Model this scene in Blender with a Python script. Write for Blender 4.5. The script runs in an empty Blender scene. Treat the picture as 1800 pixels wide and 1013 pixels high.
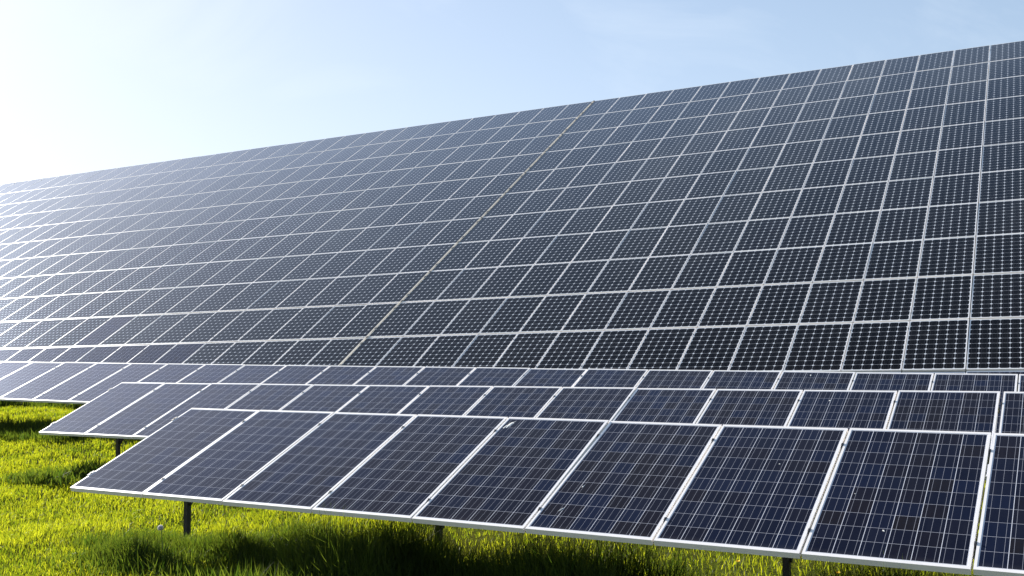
import bpy, bmesh, math, random
import numpy as np
from mathutils import Vector, Matrix, Euler

# ------------------------------------------------------------------ camera, sky, sun, exposure
sc = bpy.context.scene
COL = sc.collection
CAM_H = 1.73
cam_d = bpy.data.cameras.new('camera')
cam_d.lens = 36.70; cam_d.sensor_width = 36.0; cam_d.sensor_fit = 'HORIZONTAL'
cam_d.clip_start = 0.05; cam_d.clip_end = 5000
cam = bpy.data.objects.new('camera', cam_d); COL.objects.link(cam)
cam.location = (0, 0, CAM_H)
cam.rotation_euler = (math.radians(94.0), 0, 0)
sc.camera = cam

SUN_DIR = Vector((-0.75, 0.91, 0.47)).normalized()      # towards the sun
SUN_EL = math.asin(SUN_DIR.z)
SUN_AZ = math.atan2(SUN_DIR.x, SUN_DIR.y)
sun_d = bpy.data.lights.new('sun', 'SUN')
sun_d.energy = 5.0; sun_d.angle = math.radians(0.53); sun_d.color = (1.0, 0.95, 0.87)
sun = bpy.data.objects.new('sun', sun_d); COL.objects.link(sun)
sun.rotation_euler = (-SUN_DIR).to_track_quat('-Z', 'Y').to_euler()

world = bpy.data.worlds.new('World'); sc.world = world
world.use_nodes = True
wn = world.node_tree; wn.nodes.clear()
wo = wn.nodes.new('ShaderNodeOutputWorld'); wb = wn.nodes.new('ShaderNodeBackground')
sky = wn.nodes.new('ShaderNodeTexSky'); sky.sky_type = 'NISHITA'; sky.sun_disc = False
sky.sun_elevation = SUN_EL; sky.sun_rotation = SUN_AZ % (2 * math.pi)
sky.altitude = 100; sky.air_density = 1.0; sky.dust_density = 0.4; sky.ozone_density = 0.6
wb.inputs['Strength'].default_value = 0.135
# faint high cirrus wisps, fixed to directions in the sky
tc = wn.nodes.new('ShaderNodeTexCoord'); mp = wn.nodes.new('ShaderNodeMapping')
mp.inputs['Rotation'].default_value = (0.3, 0.5, 0.6); mp.inputs['Scale'].default_value = (1.6, 7.0, 5.0)
nz = wn.nodes.new('ShaderNodeTexNoise'); nz.inputs['Scale'].default_value = 1.7
nz.inputs['Detail'].default_value = 7; nz.inputs['Roughness'].default_value = 0.6; nz.inputs['Distortion'].default_value = 0.6
rp = wn.nodes.new('ShaderNodeMapRange'); rp.inputs['From Min'].default_value = 0.5; rp.inputs['From Max'].default_value = 0.85
rp.inputs['To Max'].default_value = 0.32
hs = wn.nodes.new('ShaderNodeMix'); hs.data_type = 'RGBA'
hs.inputs['B'].default_value = (3.4, 3.7, 4.0, 1)
L = wn.links.new
L(tc.outputs['Generated'], mp.inputs['Vector']); L(mp.outputs['Vector'], nz.inputs['Vector'])
L(nz.outputs['Fac'], rp.inputs['Value']); L(rp.outputs['Result'], hs.inputs['Factor'])
ad = wn.nodes.new('ShaderNodeVectorMath'); ad.operation = 'ADD'           # thin haze evens out the glow round the sun
K_HAZE = (5.1, 5.65, 7.1); ad.inputs[1].default_value = K_HAZE
mu = wn.nodes.new('ShaderNodeVectorMath'); mu.operation = 'MULTIPLY'; mu.inputs[1].default_value = K_HAZE
dv = wn.nodes.new('ShaderNodeVectorMath'); dv.operation = 'DIVIDE'
L(sky.outputs['Color'], ad.inputs[0]); L(sky.outputs['Color'], mu.inputs[0])
L(mu.outputs['Vector'], dv.inputs[0]); L(ad.outputs['Vector'], dv.inputs[1]); L(dv.outputs['Vector'], hs.inputs['A'])
L(hs.outputs['Result'], wb.inputs['Color'])
L(wb.outputs['Background'], wo.inputs['Surface'])

sc.view_settings.view_transform = 'Standard'; sc.view_settings.look = 'None'
sc.view_settings.gamma = 1.0; sc.view_settings.use_curve_mapping = False
sc.view_settings.exposure = 1.15
sc.cycles.max_bounces = 8; sc.cycles.transparent_max_bounces = 8

rng = np.random.default_rng(7)
random.seed(7)

# ------------------------------------------------------------------ frames of the rows (origin, along, up the slope), metres
FR = {
 'A': ((-4.2633, 10.1678, 0.5150), (0.87003, -0.49299, -0.00035), (0.44739, 0.78925, 0.42062)),
 'B': ((-7.0888, 15.7379, 0.6692), (0.87334, -0.48711, 0.00237), (0.43981, 0.79060, 0.42606)),
 'C': ((-10.9726, 21.0780, 0.9996), (0.87825, -0.47813, -0.00783), (0.43589, 0.79371, 0.42429)),
 'D': ((-4.0175, 23.3284, 1.4300), (0.88669, -0.46212, 0.01506), (0.38444, 0.75496, 0.53127)),
}
def frame(k):
    o, u, v = (Vector(t) for t in FR[k])
    u.normalize(); v = (v - u * v.dot(u)).normalized()
    return o, u, v, u.cross(v)
def mat_of(o, u, v, n):
    m = Matrix.Identity(4)
    for i in range(3):
        m[i][0], m[i][1], m[i][2], m[i][3] = u[i], v[i], n[i], o[i]
    return m

# ------------------------------------------------------------------ node helper
class NT:
    def __init__(s, name):
        s.m = bpy.data.materials.new(name); s.m.use_nodes = True
        s.t = s.m.node_tree; s.t.nodes.clear()
        s.out = s.t.nodes.new('ShaderNodeOutputMaterial')
    def n(s, typ, **kw):
        nd = s.t.nodes.new(typ)
        for k, v in kw.items(): setattr(nd, k, v)
        return nd
    def put(s, sock, v):
        if isinstance(v, bpy.types.NodeSocket): s.t.links.new(v, sock)
        elif v is not None: sock.default_value = v
    def math(s, op, a, b=None, c=None):
        nd = s.n('ShaderNodeMath', operation=op)
        for i, v in enumerate((a, b, c)):
            if v is not None: s.put(nd.inputs[i], v)
        return nd.outputs[0]
    def mix(s, f, a, b):
        nd = s.n('ShaderNodeMix', data_type='RGBA')
        s.put(nd.inputs['Factor'], f); s.put(nd.inputs['A'], a); s.put(nd.inputs['B'], b)
        return nd.outputs['Result']
    def noise(s, vec, scale, detail=3, rough=0.5):
        nd = s.n('ShaderNodeTexNoise'); s.put(nd.inputs['Vector'], vec)
        nd.inputs['Scale'].default_value = scale; nd.inputs['Detail'].default_value = detail
        nd.inputs['Roughness'].default_value = rough
        return nd.outputs['Fac']
    def ramp(s, v, a, b, lo=0.0, hi=1.0):
        nd = s.n('ShaderNodeMapRange'); s.put(nd.inputs['Value'], v)
        nd.inputs['From Min'].default_value = a; nd.inputs['From Max'].default_value = b
        nd.inputs['To Min'].default_value = lo; nd.inputs['To Max'].default_value = hi
        return nd.outputs['Result']
    def wnoise(s, vec):
        nd = s.n('ShaderNodeTexWhiteNoise', noise_dimensions='3D'); s.put(nd.inputs['Vector'], vec)
        return nd.outputs['Value']
    def xyz(s, x, y, z):
        nd = s.n('ShaderNodeCombineXYZ'); s.put(nd.inputs[0], x); s.put(nd.inputs[1], y); s.put(nd.inputs[2], z)
        return nd.outputs[0]
    def bsdf(s, **kw):
        nd = s.n('ShaderNodeBsdfPrincipled')
        for k, v in kw.items(): s.put(nd.inputs[k.replace('_', ' ')], v)
        return nd
    def done(s, sh):
        s.t.links.new(sh.outputs[0] if hasattr(sh, 'outputs') else sh, s.out.inputs['Surface']); return s.m

PW = 0.985                            # panel width
LIPS = {'long': (0.017, 0.028), 'short': (0.012, 0.022)}      # frame lip at the sides and at top and bottom
def cells_material(name, plen, mono, kind='short'):
    """six by ten cells behind glass, laid out in the panel's own metres"""
    t = NT(name)
    co = t.n('ShaderNodeTexCoord').outputs['Object']
    sp = t.n('ShaderNodeSeparateXYZ'); t.put(sp.inputs[0], co); x, y = sp.outputs[0], sp.outputs[1]
    rnd = t.n('ShaderNodeObjectInfo').outputs['Random']
    mx, my = LIPS[kind][0] + 0.006, LIPS[kind][1] + 0.008
    px, py = (PW - 2 * mx) / 6.0, (plen - 2 * my) / 10.0
    gx = t.math('DIVIDE', t.math('SUBTRACT', x, mx), px)
    gy = t.math('DIVIDE', t.math('SUBTRACT', y, my), py)
    ix, iy = t.math('FLOOR', gx), t.math('FLOOR', gy)
    fx, fy = t.math('SUBTRACT', gx, ix), t.math('SUBTRACT', gy, iy)
    dx = t.math('MULTIPLY', t.math('SUBTRACT', 0.5, t.math('ABSOLUTE', t.math('SUBTRACT', fx, 0.5))), px)   # to the nearest side
    dy = t.math('MULTIPLY', t.math('SUBTRACT', 0.5, t.math('ABSOLUTE', t.math('SUBTRACT', fy, 0.5))), py)
    cid = t.xyz(ix, iy, t.math('MULTIPLY', rnd, 917.0))
    r1 = t.wnoise(cid)
    r2 = t.wnoise(t.xyz(iy, t.math('ADD', ix, 40.0), t.math('MULTIPLY', rnd, 431.0)))
    out = t.math('MAXIMUM', t.math('MAXIMUM', t.math('LESS_THAN', gx, 0.0), t.math('GREATER_THAN', gx, 6.0)),
                 t.math('MAXIMUM', t.math('LESS_THAN', gy, 0.0), t.math('GREATER_THAN', gy, 10.0)))
    grain = t.noise(co, 60.0, 2)
    if mono:
        base = t.mix(t.math('MULTIPLY_ADD', r1, 0.4, t.math('MULTIPLY', rnd, 0.6)), (0.0030, 0.0030, 0.0038, 1), (0.0080, 0.0072, 0.0082, 1))
        line = t.math('LESS_THAN', t.math('MINIMUM', dx, dy), 0.0016)
        corner = t.math('LESS_THAN', t.math('ADD', dx, dy), 0.0270)
        back = t.math('MAXIMUM', t.math('MAXIMUM', line, corner), out)
        backc = (0.72, 0.72, 0.74, 1)
        nb, bw, busc = 2.0, 0.0012, (0.075, 0.075, 0.085, 1)
    else:
        blue = t.mix(r2, (0.0055, 0.0062, 0.0155, 1), (0.0065, 0.0105, 0.0310, 1))
        brown = t.mix(r2, (0.0105, 0.0075, 0.0110, 1), (0.0125, 0.0092, 0.0090, 1))
        pan = t.math('MULTIPLY', t.math('SUBTRACT', rnd, 0.5), 0.55)
        base = t.mix(t.ramp(t.math('ADD', r1, pan), 0.22, 0.80), blue, brown)
        base = t.mix(t.ramp(grain, 0.35, 0.7, 0, 0.35), base, (0.010, 0.013, 0.026, 1))
        lv = t.math('LESS_THAN', dx, 0.0019); lh = t.math('LESS_THAN', dy, 0.0015)
        back = t.math('MAXIMUM', t.math('MAXIMUM', lv, lh), out)
        backc = t.mix(t.math('MAXIMUM', lv, out), (0.42, 0.42, 0.46, 1), (0.68, 0.68, 0.72, 1))
        nb, bw, busc = 3.0, 0.0012, (0.26, 0.26, 0.29, 1)
    fb = t.math('FRACT', t.math('MULTIPLY', fx, nb))
    bus = t.math('LESS_THAN', t.math('MULTIPLY', t.math('ABSOLUTE', t.math('SUBTRACT', fb, 0.5)), px / nb), bw)
    col = t.mix(bus, base, busc)
    col = t.mix(back, col, backc)
    # thin dust film, a little thicker along the lower frame edge
    dust = t.ramp(t.noise(t.xyz(x, y, t.math('MULTIPLY', rnd, 50.0)), 3.0, 5, 0.65), 0.35, 0.8, 0.0, 0.013)
    streak = t.ramp(t.noise(t.xyz(t.math('MULTIPLY', x, 38.0), t.math('MULTIPLY', y, 1.6), t.math('MULTIPLY', rnd, 90.0)), 1.0, 3), 0.52, 0.85, 0.0, 0.016)
    dust = t.math('ADD', dust, streak)
    edge = t.ramp(y, LIPS[kind][1], LIPS[kind][1] + 0.06, 0.05, 0.0)
    col = t.mix(t.math('ADD', dust, edge), col, (0.30, 0.28, 0.25, 1))
    df = t.n('ShaderNodeBsdfDiffuse'); t.put(df.inputs['Color'], col)
    # anti-reflection glass: a sharp bluish reflection and a weak broad one from the textured, dusty face
    lw = t.n('ShaderNodeLayerWeight'); lw.inputs['Blend'].default_value = 0.5
    fr = t.math('MINIMUM', t.math('MULTIPLY_ADD', t.math('POWER', lw.outputs['Facing'], 6.6), 2.6, 0.004), 0.9)
    g1 = t.n('ShaderNodeBsdfGlossy'); g1.inputs['Color'].default_value = (0.86, 0.89, 0.93, 1) if mono else (0.88, 0.89, 0.99, 1)
    t.put(g1.inputs['Roughness'], t.ramp(t.noise(co, 5.0, 3), 0.3, 0.7, 0.04, 0.06))
    g2 = t.n('ShaderNodeBsdfGlossy'); g2.inputs['Color'].default_value = (0.60, 0.70, 0.9, 1); g2.inputs['Roughness'].default_value = 0.42
    m1 = t.n('ShaderNodeMixShader'); t.put(m1.inputs[0], t.math('MULTIPLY', fr, 0.03))
    t.t.links.new(df.outputs[0], m1.inputs[1]); t.t.links.new(g2.outputs[0], m1.inputs[2])
    sh = t.n('ShaderNodeMixShader'); t.put(sh.inputs[0], fr)
    t.t.links.new(m1.outputs[0], sh.inputs[1]); t.t.links.new(g1.outputs[0], sh.inputs[2])
    return t.done(sh)

def simple(name, col, rough=0.5, metal=0.0, nscale=12.0, var=0.12):
    t = NT(name)
    co = t.n('ShaderNodeTexCoord').outputs['Object']
    f = t.noise(co, nscale, 4)
    c2 = tuple(min(1, c * (1 - var)) for c in col[:3]) + (1,)
    c = t.mix(t.ramp(f, 0.35, 0.7), tuple(col[:3]) + (1,), c2)
    sh = t.bsdf(Base_Color=c, Roughness=t.ramp(f, 0.3, 0.7, rough * 0.9, min(1, rough * 1.15)), Metallic=metal)
    return t.done(sh)

M_poly = cells_material('poly_cells', 1.6802, False, 'long')
M_polyd = cells_material('poly_cells_small', 1.6415, False)
M_mono = cells_material('mono_cells', 1.6415, True)
M_frame = simple('anodised_aluminium', (0.97, 0.91, 0.86), 0.42, 0.0, 9.0, 0.06)
M_clamp = simple('clamp_steel', (0.045, 0.047, 0.055), 0.5, 0.0)
M_rail = simple('rail_aluminium', (0.42, 0.42, 0.42), 0.45, 0.7)
M_post = simple('galvanised_post', (0.050, 0.048, 0.046), 0.65, 0.1, 6.0, 0.4)
M_strip = simple('tan_strip', (0.74, 0.66, 0.54), 0.6, 0.0, 5.0, 0.2)
M_drop = simple('bird_lime', (0.75, 0.74, 0.70), 0.8, 0.0, 60.0, 0.3)
M_stem = simple('dandelion_stem', (0.10, 0.13, 0.03), 0.6)
M_yellow = simple('dandelion_petals', (0.88, 0.66, 0.01), 0.6, 0.0, 80.0, 0.3)
M_core = simple('dandelion_core', (0.16, 0.11, 0.06), 0.8, 0.0, 200.0, 0.4)

def leaf_material(name, c_lo, c_hi, t_lo, t_hi):
    t = NT(name)
    at = t.n('ShaderNodeAttribute', attribute_name='tint').outputs['Fac']
    d = t.n('ShaderNodeBsdfPrincipled'); t.put(d.inputs['Base Color'], t.mix(at, c_lo, c_hi))
    d.inputs['Roughness'].default_value = 0.6; d.inputs['Specular IOR Level'].default_value = 0.2
    tr = t.n('ShaderNodeBsdfTranslucent'); t.put(tr.inputs['Color'], t.mix(at, t_lo, t_hi))
    ms = t.n('ShaderNodeMixShader'); ms.inputs[0].default_value = 0.5
    t.t.links.new(d.outputs[0], ms.inputs[1]); t.t.links.new(tr.outputs[0], ms.inputs[2])
    return t.done(ms)
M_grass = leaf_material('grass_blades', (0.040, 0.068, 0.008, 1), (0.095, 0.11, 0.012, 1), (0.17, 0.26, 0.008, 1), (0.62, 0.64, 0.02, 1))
M_tall = leaf_material('tall_grass_blades', (0.014, 0.030, 0.005, 1), (0.032, 0.045, 0.010, 1), (0.06, 0.12, 0.008, 1), (0.20, 0.25, 0.02, 1))  # blade colours darkened to carry the shade under the rows
M_pappus = leaf_material('dandelion_pappus', (0.75, 0.73, 0.70, 1), (0.8, 0.78, 0.75, 1), (0.8, 0.78, 0.74, 1), (0.8, 0.78, 0.74, 1))

def ground_material():
    t = NT('meadow_soil')
    co = t.n('ShaderNodeTexCoord').outputs['Object']
    a = t.noise(co, 0.7, 5); b = t.noise(co, 18.0, 5, 0.7)
    c = t.mix(t.ramp(a, 0.35, 0.65), (0.085, 0.105, 0.012, 1), (0.120, 0.120, 0.016, 1))
    c = t.mix(t.ramp(b, 0.4, 0.75), c, (0.045, 0.040, 0.018, 1))
    sh = t.bsdf(Base_Color=c, Roughness=1.0); t.put(sh.inputs['Specular IOR Level'], 0.0)
    bp = t.n('ShaderNodeBump'); bp.inputs['Strength'].default_value = 0.6; bp.inputs['Distance'].default_value = 0.05
    t.put(bp.inputs['Height'], b); t.t.links.new(bp.outputs[0], sh.inputs['Normal'])
    return t.done(sh)
M_ground = ground_material()

# ------------------------------------------------------------------ mesh helpers
def add_box(bm, x0, x1, y0, y1, z0, z1):
    vs = [bm.verts.new((x, y, z)) for z in (z0, z1) for y in (y0, y1) for x in (x0, x1)]
    for f in ((0, 2, 3, 1), (4, 5, 7, 6), (0, 1, 5, 4), (2, 6, 7, 3), (0, 4, 6, 2), (1, 3, 7, 5)):
        bm.faces.new([vs[i] for i in f])
def add_cyl(bm, c, r, z0, z1, n=10):
    lo = [bm.verts.new((c[0] + r * math.cos(2 * math.pi * i / n), c[1] + r * math.sin(2 * math.pi * i / n), z0)) for i in range(n)]
    hi = [bm.verts.new((v.co.x, v.co.y, z1)) for v in lo]
    for i in range(n): bm.faces.new((lo[i], lo[(i + 1) % n], hi[(i + 1) % n], hi[i]))
    bm.faces.new(hi); bm.faces.new(lo[::-1])
def to_mesh(name, bm, mat):
    me = bpy.data.meshes.new(name); bm.to_mesh(me); bm.free(); me.materials.append(mat); return me
def link(name, data, parent=None, loc=(0, 0, 0), rot=None):
    o = bpy.data.objects.new(name, data); COL.objects.link(o)
    o.parent = parent; o.location = loc
    if rot: o.rotation_euler = rot
    return o
def tag(o, label, cat, group=None):
    o['label'] = label; o['category'] = cat
    if group: o['group'] = group
    return o

# ------------------------------------------------------------------ terrain
oA, uA, vA, nA = frame('A'); oB, uB, vB, nB = frame('B'); oC, uC, vC, nC = frame('C'); oD, uD, vD, nD = frame('D')
NH = np.array([0.4930, 0.8700])
def terrain(x, y):
    x = np.asarray(x, float); y = np.asarray(y, float)
    s = (x - oA.x) * NH[0] + (y - oA.y) * NH[1]
    base = np.interp(s, [-20, -1.0, 1.0, 3.0, 4.2, 5.8, 7.0, 10.0, 14.0], [-0.35, -0.11, -0.08, 0.02, 0.10, 0.34, 0.44, 0.55, 0.60])
    base = base + 0.022 * np.sin(x * 1.7 + 0.6 * y) * np.cos(y * 1.3 - 0.4 * x) + 0.012 * np.sin(3.9 * x - 2.2 * y)
    det = uD.x * vD.y - uD.y * vD.x
    dx, dy = x - oD.x, y - oD.y
    c = (dx * vD.y - dy * vD.x) / det; v = (uD.x * dy - uD.y * dx) / det
    c = np.clip(c, -70, 40)
    hill = oD.z + c * uD.z + np.minimum(v, 18.4) * vD.z - 0.62
    k = 0.12                                           # soft toe of the bank
    return np.where(np.abs(hill - base) < k, np.maximum(hill, base) + (k - np.abs(hill - base)) ** 2 / (4 * k), np.maximum(hill, base))

def axis(lo, hi, step, far):
    a = list(np.arange(lo, hi + 1e-6, step)); g = step
    p, q = a[0], a[-1]
    L_, R_ = [], []
    while p > -far: g *= 1.35; p -= g; L_.append(p)
    g = step
    while q < far: g *= 1.35; q += g; R_.append(q)
    return np.array(L_[::-1] + a + R_)
gx, gy = axis(-42, 24, 0.4, 900), axis(-2, 46, 0.4, 900)
GX, GY = np.meshgrid(gx, gy)
GZ = terrain(GX, GY)
nx, ny = len(gx), len(gy)
me = bpy.data.meshes.new('ground')
idx = np.arange(nx * ny).reshape(ny, nx)
quads = np.stack([idx[:-1, :-1], idx[:-1, 1:], idx[1:, 1:], idx[1:, :-1]], -1).reshape(-1, 4)
me.vertices.add(nx * ny); me.vertices.foreach_set('co', np.stack([GX, GY, GZ], -1).astype(np.float32).ravel())
me.loops.add(quads.size); me.loops.foreach_set('vertex_index', quads.astype(np.int32).ravel())
me.polygons.add(len(quads)); me.polygons.foreach_set('loop_start', np.arange(0, quads.size, 4, dtype=np.int32))
me.update(calc_edges=True); me.shade_smooth(); me.materials.append(M_ground)
ground = link('ground', me); ground['kind'] = 'structure'

# ------------------------------------------------------------------ panels
def panel_meshes(plen, kind):
    d = 0.040; lx, ly = LIPS[kind]
    lam = bmesh.new()                                      # glass laminate, its top 2 mm below the lip
    add_box(lam, lx - 0.004, PW - lx + 0.004, ly - 0.004, plen - ly + 0.004, -0.009, -0.002)
    bm = bmesh.new()                                       # frame: four butted bars
    add_box(bm, 0, PW, 0, ly, -d, 0); add_box(bm, 0, PW, plen - ly, plen, -d, 0)
    add_box(bm, 0, lx, ly, plen - ly, -d, 0); add_box(bm, PW - lx, PW, ly, plen - ly, -d, 0)
    return lam, to_mesh('frame_' + kind, bm, M_frame)
lam, ME_frame = panel_meshes(1.6802, 'long'); ME_poly = to_mesh('poly_panel', lam, M_poly)
lam, ME_frame_d = panel_meshes(1.6415, 'short'); ME_mono = to_mesh('mono_panel', lam, M_mono)
ME_polyd = ME_mono.copy(); ME_polyd.materials.clear(); ME_polyd.materials.append(M_polyd)

def clamp_mesh(end=False):
    bm = bmesh.new()
    if end:
        add_box(bm, -0.020, 0.006, -0.040, 0.040, 0.001, 0.004); add_box(bm, -0.020, -0.003, -0.040, 0.040, -0.045, 0.001)
        add_cyl(bm, (-0.011, 0.0), 0.007, 0.004, 0.010)
    else:
        add_box(bm, -0.016, 0.001, -0.016, 0.016, 0.001, 0.004)
        add_box(bm, -0.011, -0.004, -0.022, 0.022, -0.03, 0.001)
        add_cyl(bm, (-0.0075, 0.0), 0.0065, 0.004, 0.011)
    return to_mesh('clamp', bm, M_clamp)
ME_clamp, ME_endclamp = clamp_mesh(), clamp_mesh(True)

def panel(parent, x, y, me_p, me_f, clamps=(), plen=1.6802, end=False, z=0.0):
    rr = lambda a: random.uniform(-a, a)
    p = link('solar_panel', me_p, parent, (x, y + rr(0.002), z), (math.radians(rr(0.16)), math.radians(rr(0.16)), math.radians(rr(0.05))))
    link('frame', me_f, p)
    for f in clamps: link('clamp', ME_endclamp if end else ME_clamp, p, (0, f * plen, 0))
    return p

def rail_mesh(length):
    bm = bmesh.new(); add_box(bm, 0, length, -0.022, 0.022, -0.100, -0.041)
    return to_mesh('rail', bm, M_rail)

def post_mesh(zt, zb, u):
    """C-section post, vertical in the world; zt, zb heights; u its facing"""
    bm = bmesh.new(); w, d, t = 0.048, 0.052, 0.005
    add_box(bm, -w / 2, w / 2, -d / 2, -d / 2 + t, zb, zt)
    add_box(bm, -w / 2, -w / 2 + t, -d / 2 + t, d / 2, zb, zt)
    add_box(bm, w / 2 - t, w / 2, -d / 2 + t, d / 2, zb, zt)
    return to_mesh('post', bm, M_post)

def bar(bm, a, b, w):
    a, b = Vector(a), Vector(b); d = (b - a).normalized()
    s = d.cross(Vector((0, 0, 1)) if abs(d.z) < 0.9 else Vector((1, 0, 0))).normalized() * w; q = d.cross(s).normalized() * w
    r = [[bm.verts.new(p + i * s + j * q) for i, j in ((-1, -1), (1, -1), (1, 1), (-1, 1))] for p in (a, b)]
    for i in range(4): bm.faces.new((r[0][i], r[0][(i + 1) % 4], r[1][(i + 1) % 4], r[1][i]))
    bm.faces.new(r[0][::-1]); bm.faces.new(r[1])

def table(key, c0, n, posts, label, dz=0.0):
    """one free-standing table: a row of blue panels on two rails and single posts"""
    o, u, v, nn = frame(key)
    root = link('solar_panel_row', None); root.matrix_world = mat_of(o + u * c0, u, v, nn)
    tag(root, label, 'solar panel row', 'rows of blue panels on posts in the grass')
    ps = []
    for i in range(n):
        p = panel(root, i + 0.0075, 0.0, ME_poly, ME_frame, (0.16, 0.845), 1.6802, end=(i == 0 and c0 <= 0)); ps.append(p)
    rl = rail_mesh(n - 0.01)
    for f in (0.16, 0.845): link('rail', rl, root, (0.008, f * 1.6802, 0))
    inv = mat_of(o + u * c0, u, v, nn).inverted()
    for c in posts:
        top = o + u * c + v * 0.84 - nn * 0.16
        g = float(terrain(top.x, top.y))
        pm = post_mesh(0.0, g - 0.35 - top.z, u)
        po = link('post', pm, root)
        m = Matrix.Translation(top) @ Matrix.Rotation(math.atan2(u.y, u.x), 4, 'Z')
        po.matrix_parent_inverse = Matrix.Identity(4); po.matrix_basis = inv @ m
        # slanted bearer along the slope, and one brace down to the post
        x = c - c0
        bm = bmesh.new(); add_box(bm, x - 0.03, x + 0.03, 0.30, 1.50, -0.155, -0.102)
        link('bearer', to_mesh('bearer', bm, M_post), root)
        bm = bmesh.new(); low = inv @ (top - Vector((0, 0, 0.42)))
        bar(bm, (x + 0.02, low.y, low.z), (x + 0.02, 1.36, -0.166), 0.018)
        link('brace', to_mesh('brace', bm, M_post), root)
    return root, ps

tA, pA = table('A', 0, 8, (0.71, 3.71, 6.69), 'frontmost row of blue panels in full view, with the dandelion clock before its left post')
tA2, _ = table('A', 8.0, 3, (9.7,), 'dark panels cut off by the right edge of the photo, continuing the front row')
tB, pB = table('B', 0, 13, (0.76, 3.76, 6.76, 9.76, 12.3), 'second row of blue panels from the front, its left corner just behind the front row')
tB2, _ = table('B', 13.02, 3, (14.6,), 'dark sliver of panel at the right edge, continuing the second row')
tC, pC = table('C', -15, 34, tuple(-12.45 + 3 * k for k in range(11)), 'third row of blue panels from the front, running out of the left picture edge')
tC2, _ = table('C', 19.0, 3, (20.6,), 'small corner of a panel at the right edge, continuing the third row')

# bird droppings on the glass
def dropping(p, x, y, l, w, a):
    bm = bmesh.new(); rr = random.Random(int(x * 1000))
    pts = []
    for i in range(14):
        t = 2 * math.pi * i / 14; k = rr.uniform(0.6, 1.25)
        pts.append((math.cos(t) * w * k, math.sin(t) * l * k))
    ca, sa = math.cos(a), math.sin(a)
    rim = [bm.verts.new((x + ca * q - sa * r, y + sa * q + ca * r, -0.0015)) for q, r in pts]
    top = bm.verts.new((x, y, 0.002))
    for i in range(14): bm.faces.new((rim[i], rim[(i + 1) % 14], top))
    link('bird_dropping', to_mesh('bird_dropping', bm, M_drop), p)
dropping(pA[4], 0.085, 1.545, 0.065, 0.020, -0.25); dropping(pA[4], 0.055, 1.50, 0.03, 0.012, -0.1)
dropping(pA[5], 0.20, 0.62, 0.022, 0.007, -0.2); dropping(pA[5], 0.165, 0.285, 0.035, 0.006, -0.4)
dropping(pB[11], 0.33, 1.43, 0.018, 0.012, 0.0); dropping(pC[31], 0.41, 1.56, 0.02, 0.013, 0.0)
dropping(pA[6], 0.60, 1.1, 0.008, 0.006, 0.0); dropping(pA[7], 0.45, 0.33, 0.012, 0.006, 0.6); dropping(pA[7], 0.2, 0.75, 0.006, 0.006, 0.0)

# ------------------------------------------------------------------ the big array on the bank: eleven rows each side of the seam, one more at its foot
LD = 1.6515
ORD = ['lowest', 'second lowest', 'third lowest', 'fourth lowest', 'fifth lowest', 'middle', 'fifth highest', 'fourth highest', 'third highest', 'second highest', 'topmost']
ME_stub = None
def bank_row(r, c_lo, c_hi, label, polys=(), drop=0.0, odd=()):
    o = oD + vD * (r * LD - drop) - nD * (0.02 if r < 0 else 0.0)
    m = mat_of(o + uD * c_lo, uD, vD, nD)
    root = link('solar_panel_row', None); root.matrix_world = m
    tag(root, label, 'solar panel row', 'rows of panels on the big sloping array')
    for c in range(c_lo, c_hi):
        po = c in polys or c in odd
        x = c - c_lo + 0.0075
        p = panel(root, x, 0.0, ME_polyd if po else ME_mono, ME_frame_d, (0.16, 0.84) if (r <= 1 or c == 0) else (), 1.6415, end=(c == 0))
        if po and r >= 0: p['label'] = 'blue panel among the black ones'
    n = c_hi - c_lo
    rl = rail_mesh(n)
    for f in (0.16, 0.84): link('rail', rl, root, (0, f * 1.6415, 0))
    inv = m.inverted()
    for k in range(1, n, 4):
        top = m @ Vector((k + 0.5, 0.82, -0.101))
        g = float(terrain(top.x, top.y))
        bm = bmesh.new(); add_box(bm, -0.04, 0.04, -0.04, 0.04, min(-0.2, g - 0.25 - top.z), 0.0)
        po = link('post', to_mesh('post', bm, M_post), root)
        po.matrix_basis = inv @ (Matrix.Translation(top) @ Matrix.Rotation(math.atan2(uD.y, uD.x), 4, 'Z'))
    return root
for r in range(11):
    drop = {0: 0.06, 1: 0.03}.get(r, 0.0)
    w = ORD[r]
    bank_row(r, 0, 17, f'{w} row of black panels right of the tan seam strip', (), drop)
    extra = ', blue at far left' if r == 0 else ', one panel blue' if r == 1 else ''
    polys = range(-60, -5) if r == 0 else ()
    bank_row(r, -48, 0, f'{w} row of black panels left of the tan seam{extra}', polys, drop, (-10,) if r == 1 else ())
bank_row(-1, 6, 17, 'sliver of blue panels showing under the black array at far right, behind the third row', range(0, 30), 0.085)

# tan strip lying in the seam, with dark clip pairs
# ------------------------------------------------------------------ seam
o = oD - nD * 0.0
seam = link('seam_strip', None); seam.matrix_world = mat_of(oD, uD, vD, nD)
tag(seam, 'long tan strip running up the seam between the two blocks of black panels', 'cover strip')
bm = bmesh.new(); add_box(bm, -0.048, -0.007, 0.0, 11 * LD - 0.01, 0.003, 0.012); add_box(bm, 0.010, 0.024, 0.0, 11 * LD - 0.01, 0.003, 0.012)
link('strip', to_mesh('strip', bm, M_strip), seam)
for r in range(11):
    for f in (0.03, 0.22, 0.80, 0.97):
        if f in (0.03, 0.97) and r % 2: continue
        bm = bmesh.new(); add_box(bm, -0.020, 0.020, -0.035, 0.035, 0.0125, 0.018)
        link('clip', to_mesh('clip', bm, M_clamp), seam, (0, (r + f) * LD, 0))

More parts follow.
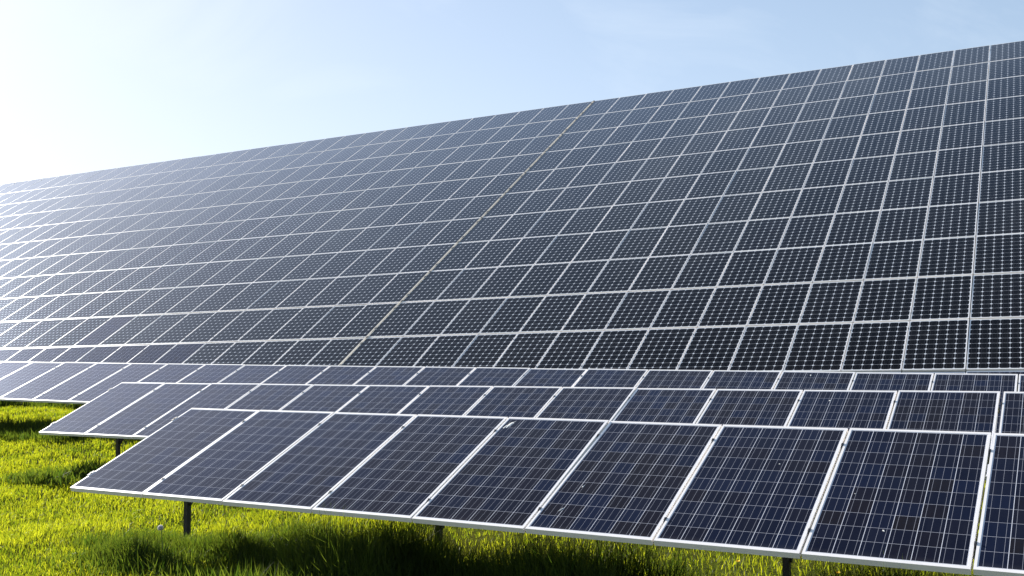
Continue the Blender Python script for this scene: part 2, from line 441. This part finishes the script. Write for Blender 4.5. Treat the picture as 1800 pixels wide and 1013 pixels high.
# ------------------------------------------------------------------ grass
def blades(name, P, h, w, lean, az, face, tint, mat, curl=0.35):
    """five-vertex blades in one mesh"""
    n = len(P)
    d = np.stack([np.cos(az), np.sin(az), np.zeros(n)], 1); sd = np.stack([np.cos(face), np.sin(face), np.zeros(n)], 1)
    up = np.array([0, 0, 1.0])
    base = P - up * 0.01
    mid = P + up * (h * 0.55)[:, None] + d * (h * lean * curl)[:, None]
    tip = P + up * (h * np.sqrt(np.clip(1 - (lean * 0.8) ** 2, 0.1, 1)))[:, None] + d * (h * lean)[:, None]
    hw = (w / 2)[:, None]
    V = np.stack([base - sd * hw, base + sd * hw, mid + sd * hw * 0.8, mid - sd * hw * 0.8, tip], 1).reshape(-1, 3)
    k = np.arange(n)[:, None] * 5
    loops = np.concatenate([k + np.array([[0, 1, 2, 3]]), k + np.array([[3, 2, 4]])], 1).ravel()
    st = (np.arange(n)[:, None] * 7 + np.array([[0, 4]])).ravel()
    me = bpy.data.meshes.new(name)
    me.vertices.add(n * 5); me.vertices.foreach_set('co', V.astype(np.float32).ravel())
    me.loops.add(len(loops)); me.loops.foreach_set('vertex_index', loops.astype(np.int32))
    me.polygons.add(len(st)); me.polygons.foreach_set('loop_start', st.astype(np.int32))
    me.update(calc_edges=True)
    a = me.attributes.new('tint', 'FLOAT', 'POINT'); a.data.foreach_set('value', np.repeat(tint, 5).astype(np.float32))
    me.materials.append(mat)
    o = link(name, me); o['kind'] = 'stuff'
    return o

def row_s(x, y, o): return (x - o.x) * NH[0] + (y - o.y) * NH[1]
def row_t(x, y, o): return (x - o.x) * NH[1] - (y - o.y) * NH[0]
def lowfreq(x, y, s):
    return (np.sin(x * 1.3 * s + 1.1 * np.sin(y * 0.9 * s)) + np.sin(y * 1.7 * s + 2.0 + 1.3 * np.sin(x * 0.7 * s)) + np.sin((x + y) * 2.9 * s + 0.5)) / 3
def sample(nmax, x0, x1, y0, y1):
    return rng.uniform(x0, x1, nmax), rng.uniform(y0, y1, nmax)
# short mown grass, thinner where tables hide it
N = 1780000
x, y = sample(N, -21.0, 7.5, 5.0, 29.0)
dist = np.hypot(x, y)
s = row_s(x, y, oA); t = row_t(x, y, oA)
keep = (x < 0.56 * y + 1.0) & (x > -0.56 * y - 4.5) & (s < 11.4) & (s > -4.2)
hidden = ((s > 1.4) & (t > 2.4 + 0.0 * s)) | ((s > 4.6) & (row_t(x, y, oB) > 2.5))
dens = np.clip((10.0 / dist) ** 1.3, 0.22, 1.3) * np.where(hidden, 0.28, 1.0)
keep &= rng.uniform(0, 1.3, N) < dens
x, y = x[keep], y[keep]; dist = dist[keep]
n = len(x); print('mown blades', n)
P = np.stack([x, y, terrain(x, y)], 1)
lf = lowfreq(x, y, 1.6); lf2 = lowfreq(x + 9, y - 4, 5.0)
h = rng.uniform(0.035, 0.085, n) * (1 + 0.22 * lf + 0.25 * lf2)
w = rng.uniform(0.004, 0.008, n) * np.clip(dist / 9, 1, 2.4)
tint = np.clip(0.5 + 0.2 * lf + 0.2 * lf2 + rng.normal(0, 0.28, n), 0, 1)
blades('grass', P, h, w, rng.uniform(0.2, 0.9, n), rng.uniform(0, 6.283, n), rng.uniform(0, 6.283, n), tint, M_grass)

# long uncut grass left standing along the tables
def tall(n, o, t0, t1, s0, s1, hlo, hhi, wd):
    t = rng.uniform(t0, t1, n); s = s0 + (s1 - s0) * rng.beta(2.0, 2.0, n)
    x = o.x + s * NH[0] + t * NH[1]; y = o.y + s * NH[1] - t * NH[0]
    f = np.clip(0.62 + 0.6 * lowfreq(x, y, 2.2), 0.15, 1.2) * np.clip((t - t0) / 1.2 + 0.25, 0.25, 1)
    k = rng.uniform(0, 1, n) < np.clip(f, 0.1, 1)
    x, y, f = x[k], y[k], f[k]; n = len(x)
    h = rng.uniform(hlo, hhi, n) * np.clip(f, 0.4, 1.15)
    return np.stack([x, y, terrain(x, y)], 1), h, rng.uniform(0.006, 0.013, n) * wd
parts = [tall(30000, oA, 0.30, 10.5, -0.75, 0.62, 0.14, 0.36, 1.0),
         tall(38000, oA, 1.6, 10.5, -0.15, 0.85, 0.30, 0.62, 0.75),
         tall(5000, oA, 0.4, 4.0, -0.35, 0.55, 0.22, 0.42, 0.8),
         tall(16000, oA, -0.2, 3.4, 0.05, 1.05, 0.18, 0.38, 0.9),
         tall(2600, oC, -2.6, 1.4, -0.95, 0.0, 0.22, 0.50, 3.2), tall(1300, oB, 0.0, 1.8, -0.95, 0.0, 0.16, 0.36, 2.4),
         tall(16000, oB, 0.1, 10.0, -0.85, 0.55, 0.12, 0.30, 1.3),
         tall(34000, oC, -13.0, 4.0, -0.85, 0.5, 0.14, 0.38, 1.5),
         tall(32000, oA, -17.0, -1.0, 9.9, 11.3, 0.20, 0.45, 2.2)]  # dark weeds added at the bank foot, standing in for the array's shade
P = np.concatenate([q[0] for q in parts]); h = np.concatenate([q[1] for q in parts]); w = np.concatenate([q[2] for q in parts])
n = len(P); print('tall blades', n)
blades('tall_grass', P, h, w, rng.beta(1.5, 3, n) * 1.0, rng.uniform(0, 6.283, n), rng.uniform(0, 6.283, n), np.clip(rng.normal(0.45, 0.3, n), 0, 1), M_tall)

# ------------------------------------------------------------------ dandelions
def tube(bm, pts, r, n=6):
    rings = []
    for p in pts: rings.append([bm.verts.new((p[0] + r * math.cos(2 * math.pi * i / n), p[1] + r * math.sin(2 * math.pi * i / n), p[2])) for i in range(n)])
    for a, b in zip(rings, rings[1:]):
        for i in range(n): bm.faces.new((a[i], a[(i + 1) % n], b[(i + 1) % n], b[i]))
    bm.faces.new(rings[-1]); bm.faces.new(rings[0][::-1])
def dandelion(x, y, h, label, clock=True, r=0.025):
    g = float(terrain(x, y))
    root = link('dandelion', None, None, (x, y, g)); tag(root, label, 'dandelion')
    bm = bmesh.new(); tube(bm, [(0.02 * math.sin(k * 0.5) - 0.004 * k, 0.006 * k, h * k / 6 - 0.005) for k in range(7)], 0.0028)
    top = Vector((0.02 * math.sin(3) - 0.024, 0.036, h))
    link('stem', to_mesh('stem', bm, M_stem), root)
    bm = bmesh.new()
    if clock:
        bmesh.ops.create_icosphere(bm, subdivisions=2, radius=0.006)
        link('core', to_mesh('core', bm, M_core), root, top)
        bm = bmesh.new(); R = random.Random(3)
        for i in range(520):                                # parachutes: tiny stars of hair around the core
            zz = 1 - 2 * (i + 0.5) / 520; ph = i * 2.39996
            d = Vector((math.sqrt(1 - zz * zz) * math.cos(ph), math.sqrt(1 - zz * zz) * math.sin(ph), zz))
            a = d.orthogonal().normalized(); b = d.cross(a); c = d * r
            for k in range(5):
                q = 2 * math.pi * k / 5 + R.random(); e = (a * math.cos(q) + b * math.sin(q))
                f = (a * -math.sin(q) + b * math.cos(q)) * 0.0013
                v = [bm.verts.new(p) for p in (c * 0.8 - f, c * 0.8 + f, c + e * 0.0065)]
                bm.faces.new(v)
        link('seed_head', to_mesh('seed_head', bm, M_pappus), root, top)
    else:
        for ring, (m, rad, zz) in enumerate(((18, 0.022, 0.0), (15, 0.016, 0.004), (10, 0.010, 0.007))):
            for k in range(m):
                q = 2 * math.pi * (k + 0.5 * ring) / m; e = Vector((math.cos(q), math.sin(q), 0)); f = Vector((-math.sin(q), math.cos(q), 0)) * 0.003
                c = Vector((0, 0, zz))
                v = [bm.verts.new(p) for p in (c + e * 0.002 - f * 0.4, c + e * 0.002 + f * 0.4, c + e * rad + f + Vector((0, 0, 0.006)), c + e * rad - f + Vector((0, 0, 0.006)))]
                bm.faces.new(v)
        link('flower_head', to_mesh('flower_head', bm, M_yellow), root, top)
    return root
dandelion(-3.03, 9.15, 0.385, 'white dandelion clock in sunlight left of the front row\'s left post')
dandelion(0.14, 7.36, 0.27, 'small dandelion clock in the dark grass under the middle of the front row')
dandelion(-0.74, 7.55, 0.26, 'greyish dandelion clock in shade below the front row, left of its middle post', r=0.017)
dandelion(1.85, 8.55, 0.16, 'yellow dandelion flower behind the front row, left of its right post', False)
dandelion(2.55, 8.2, 0.15, 'yellow dandelion flower behind the front row, right of its right post', False)
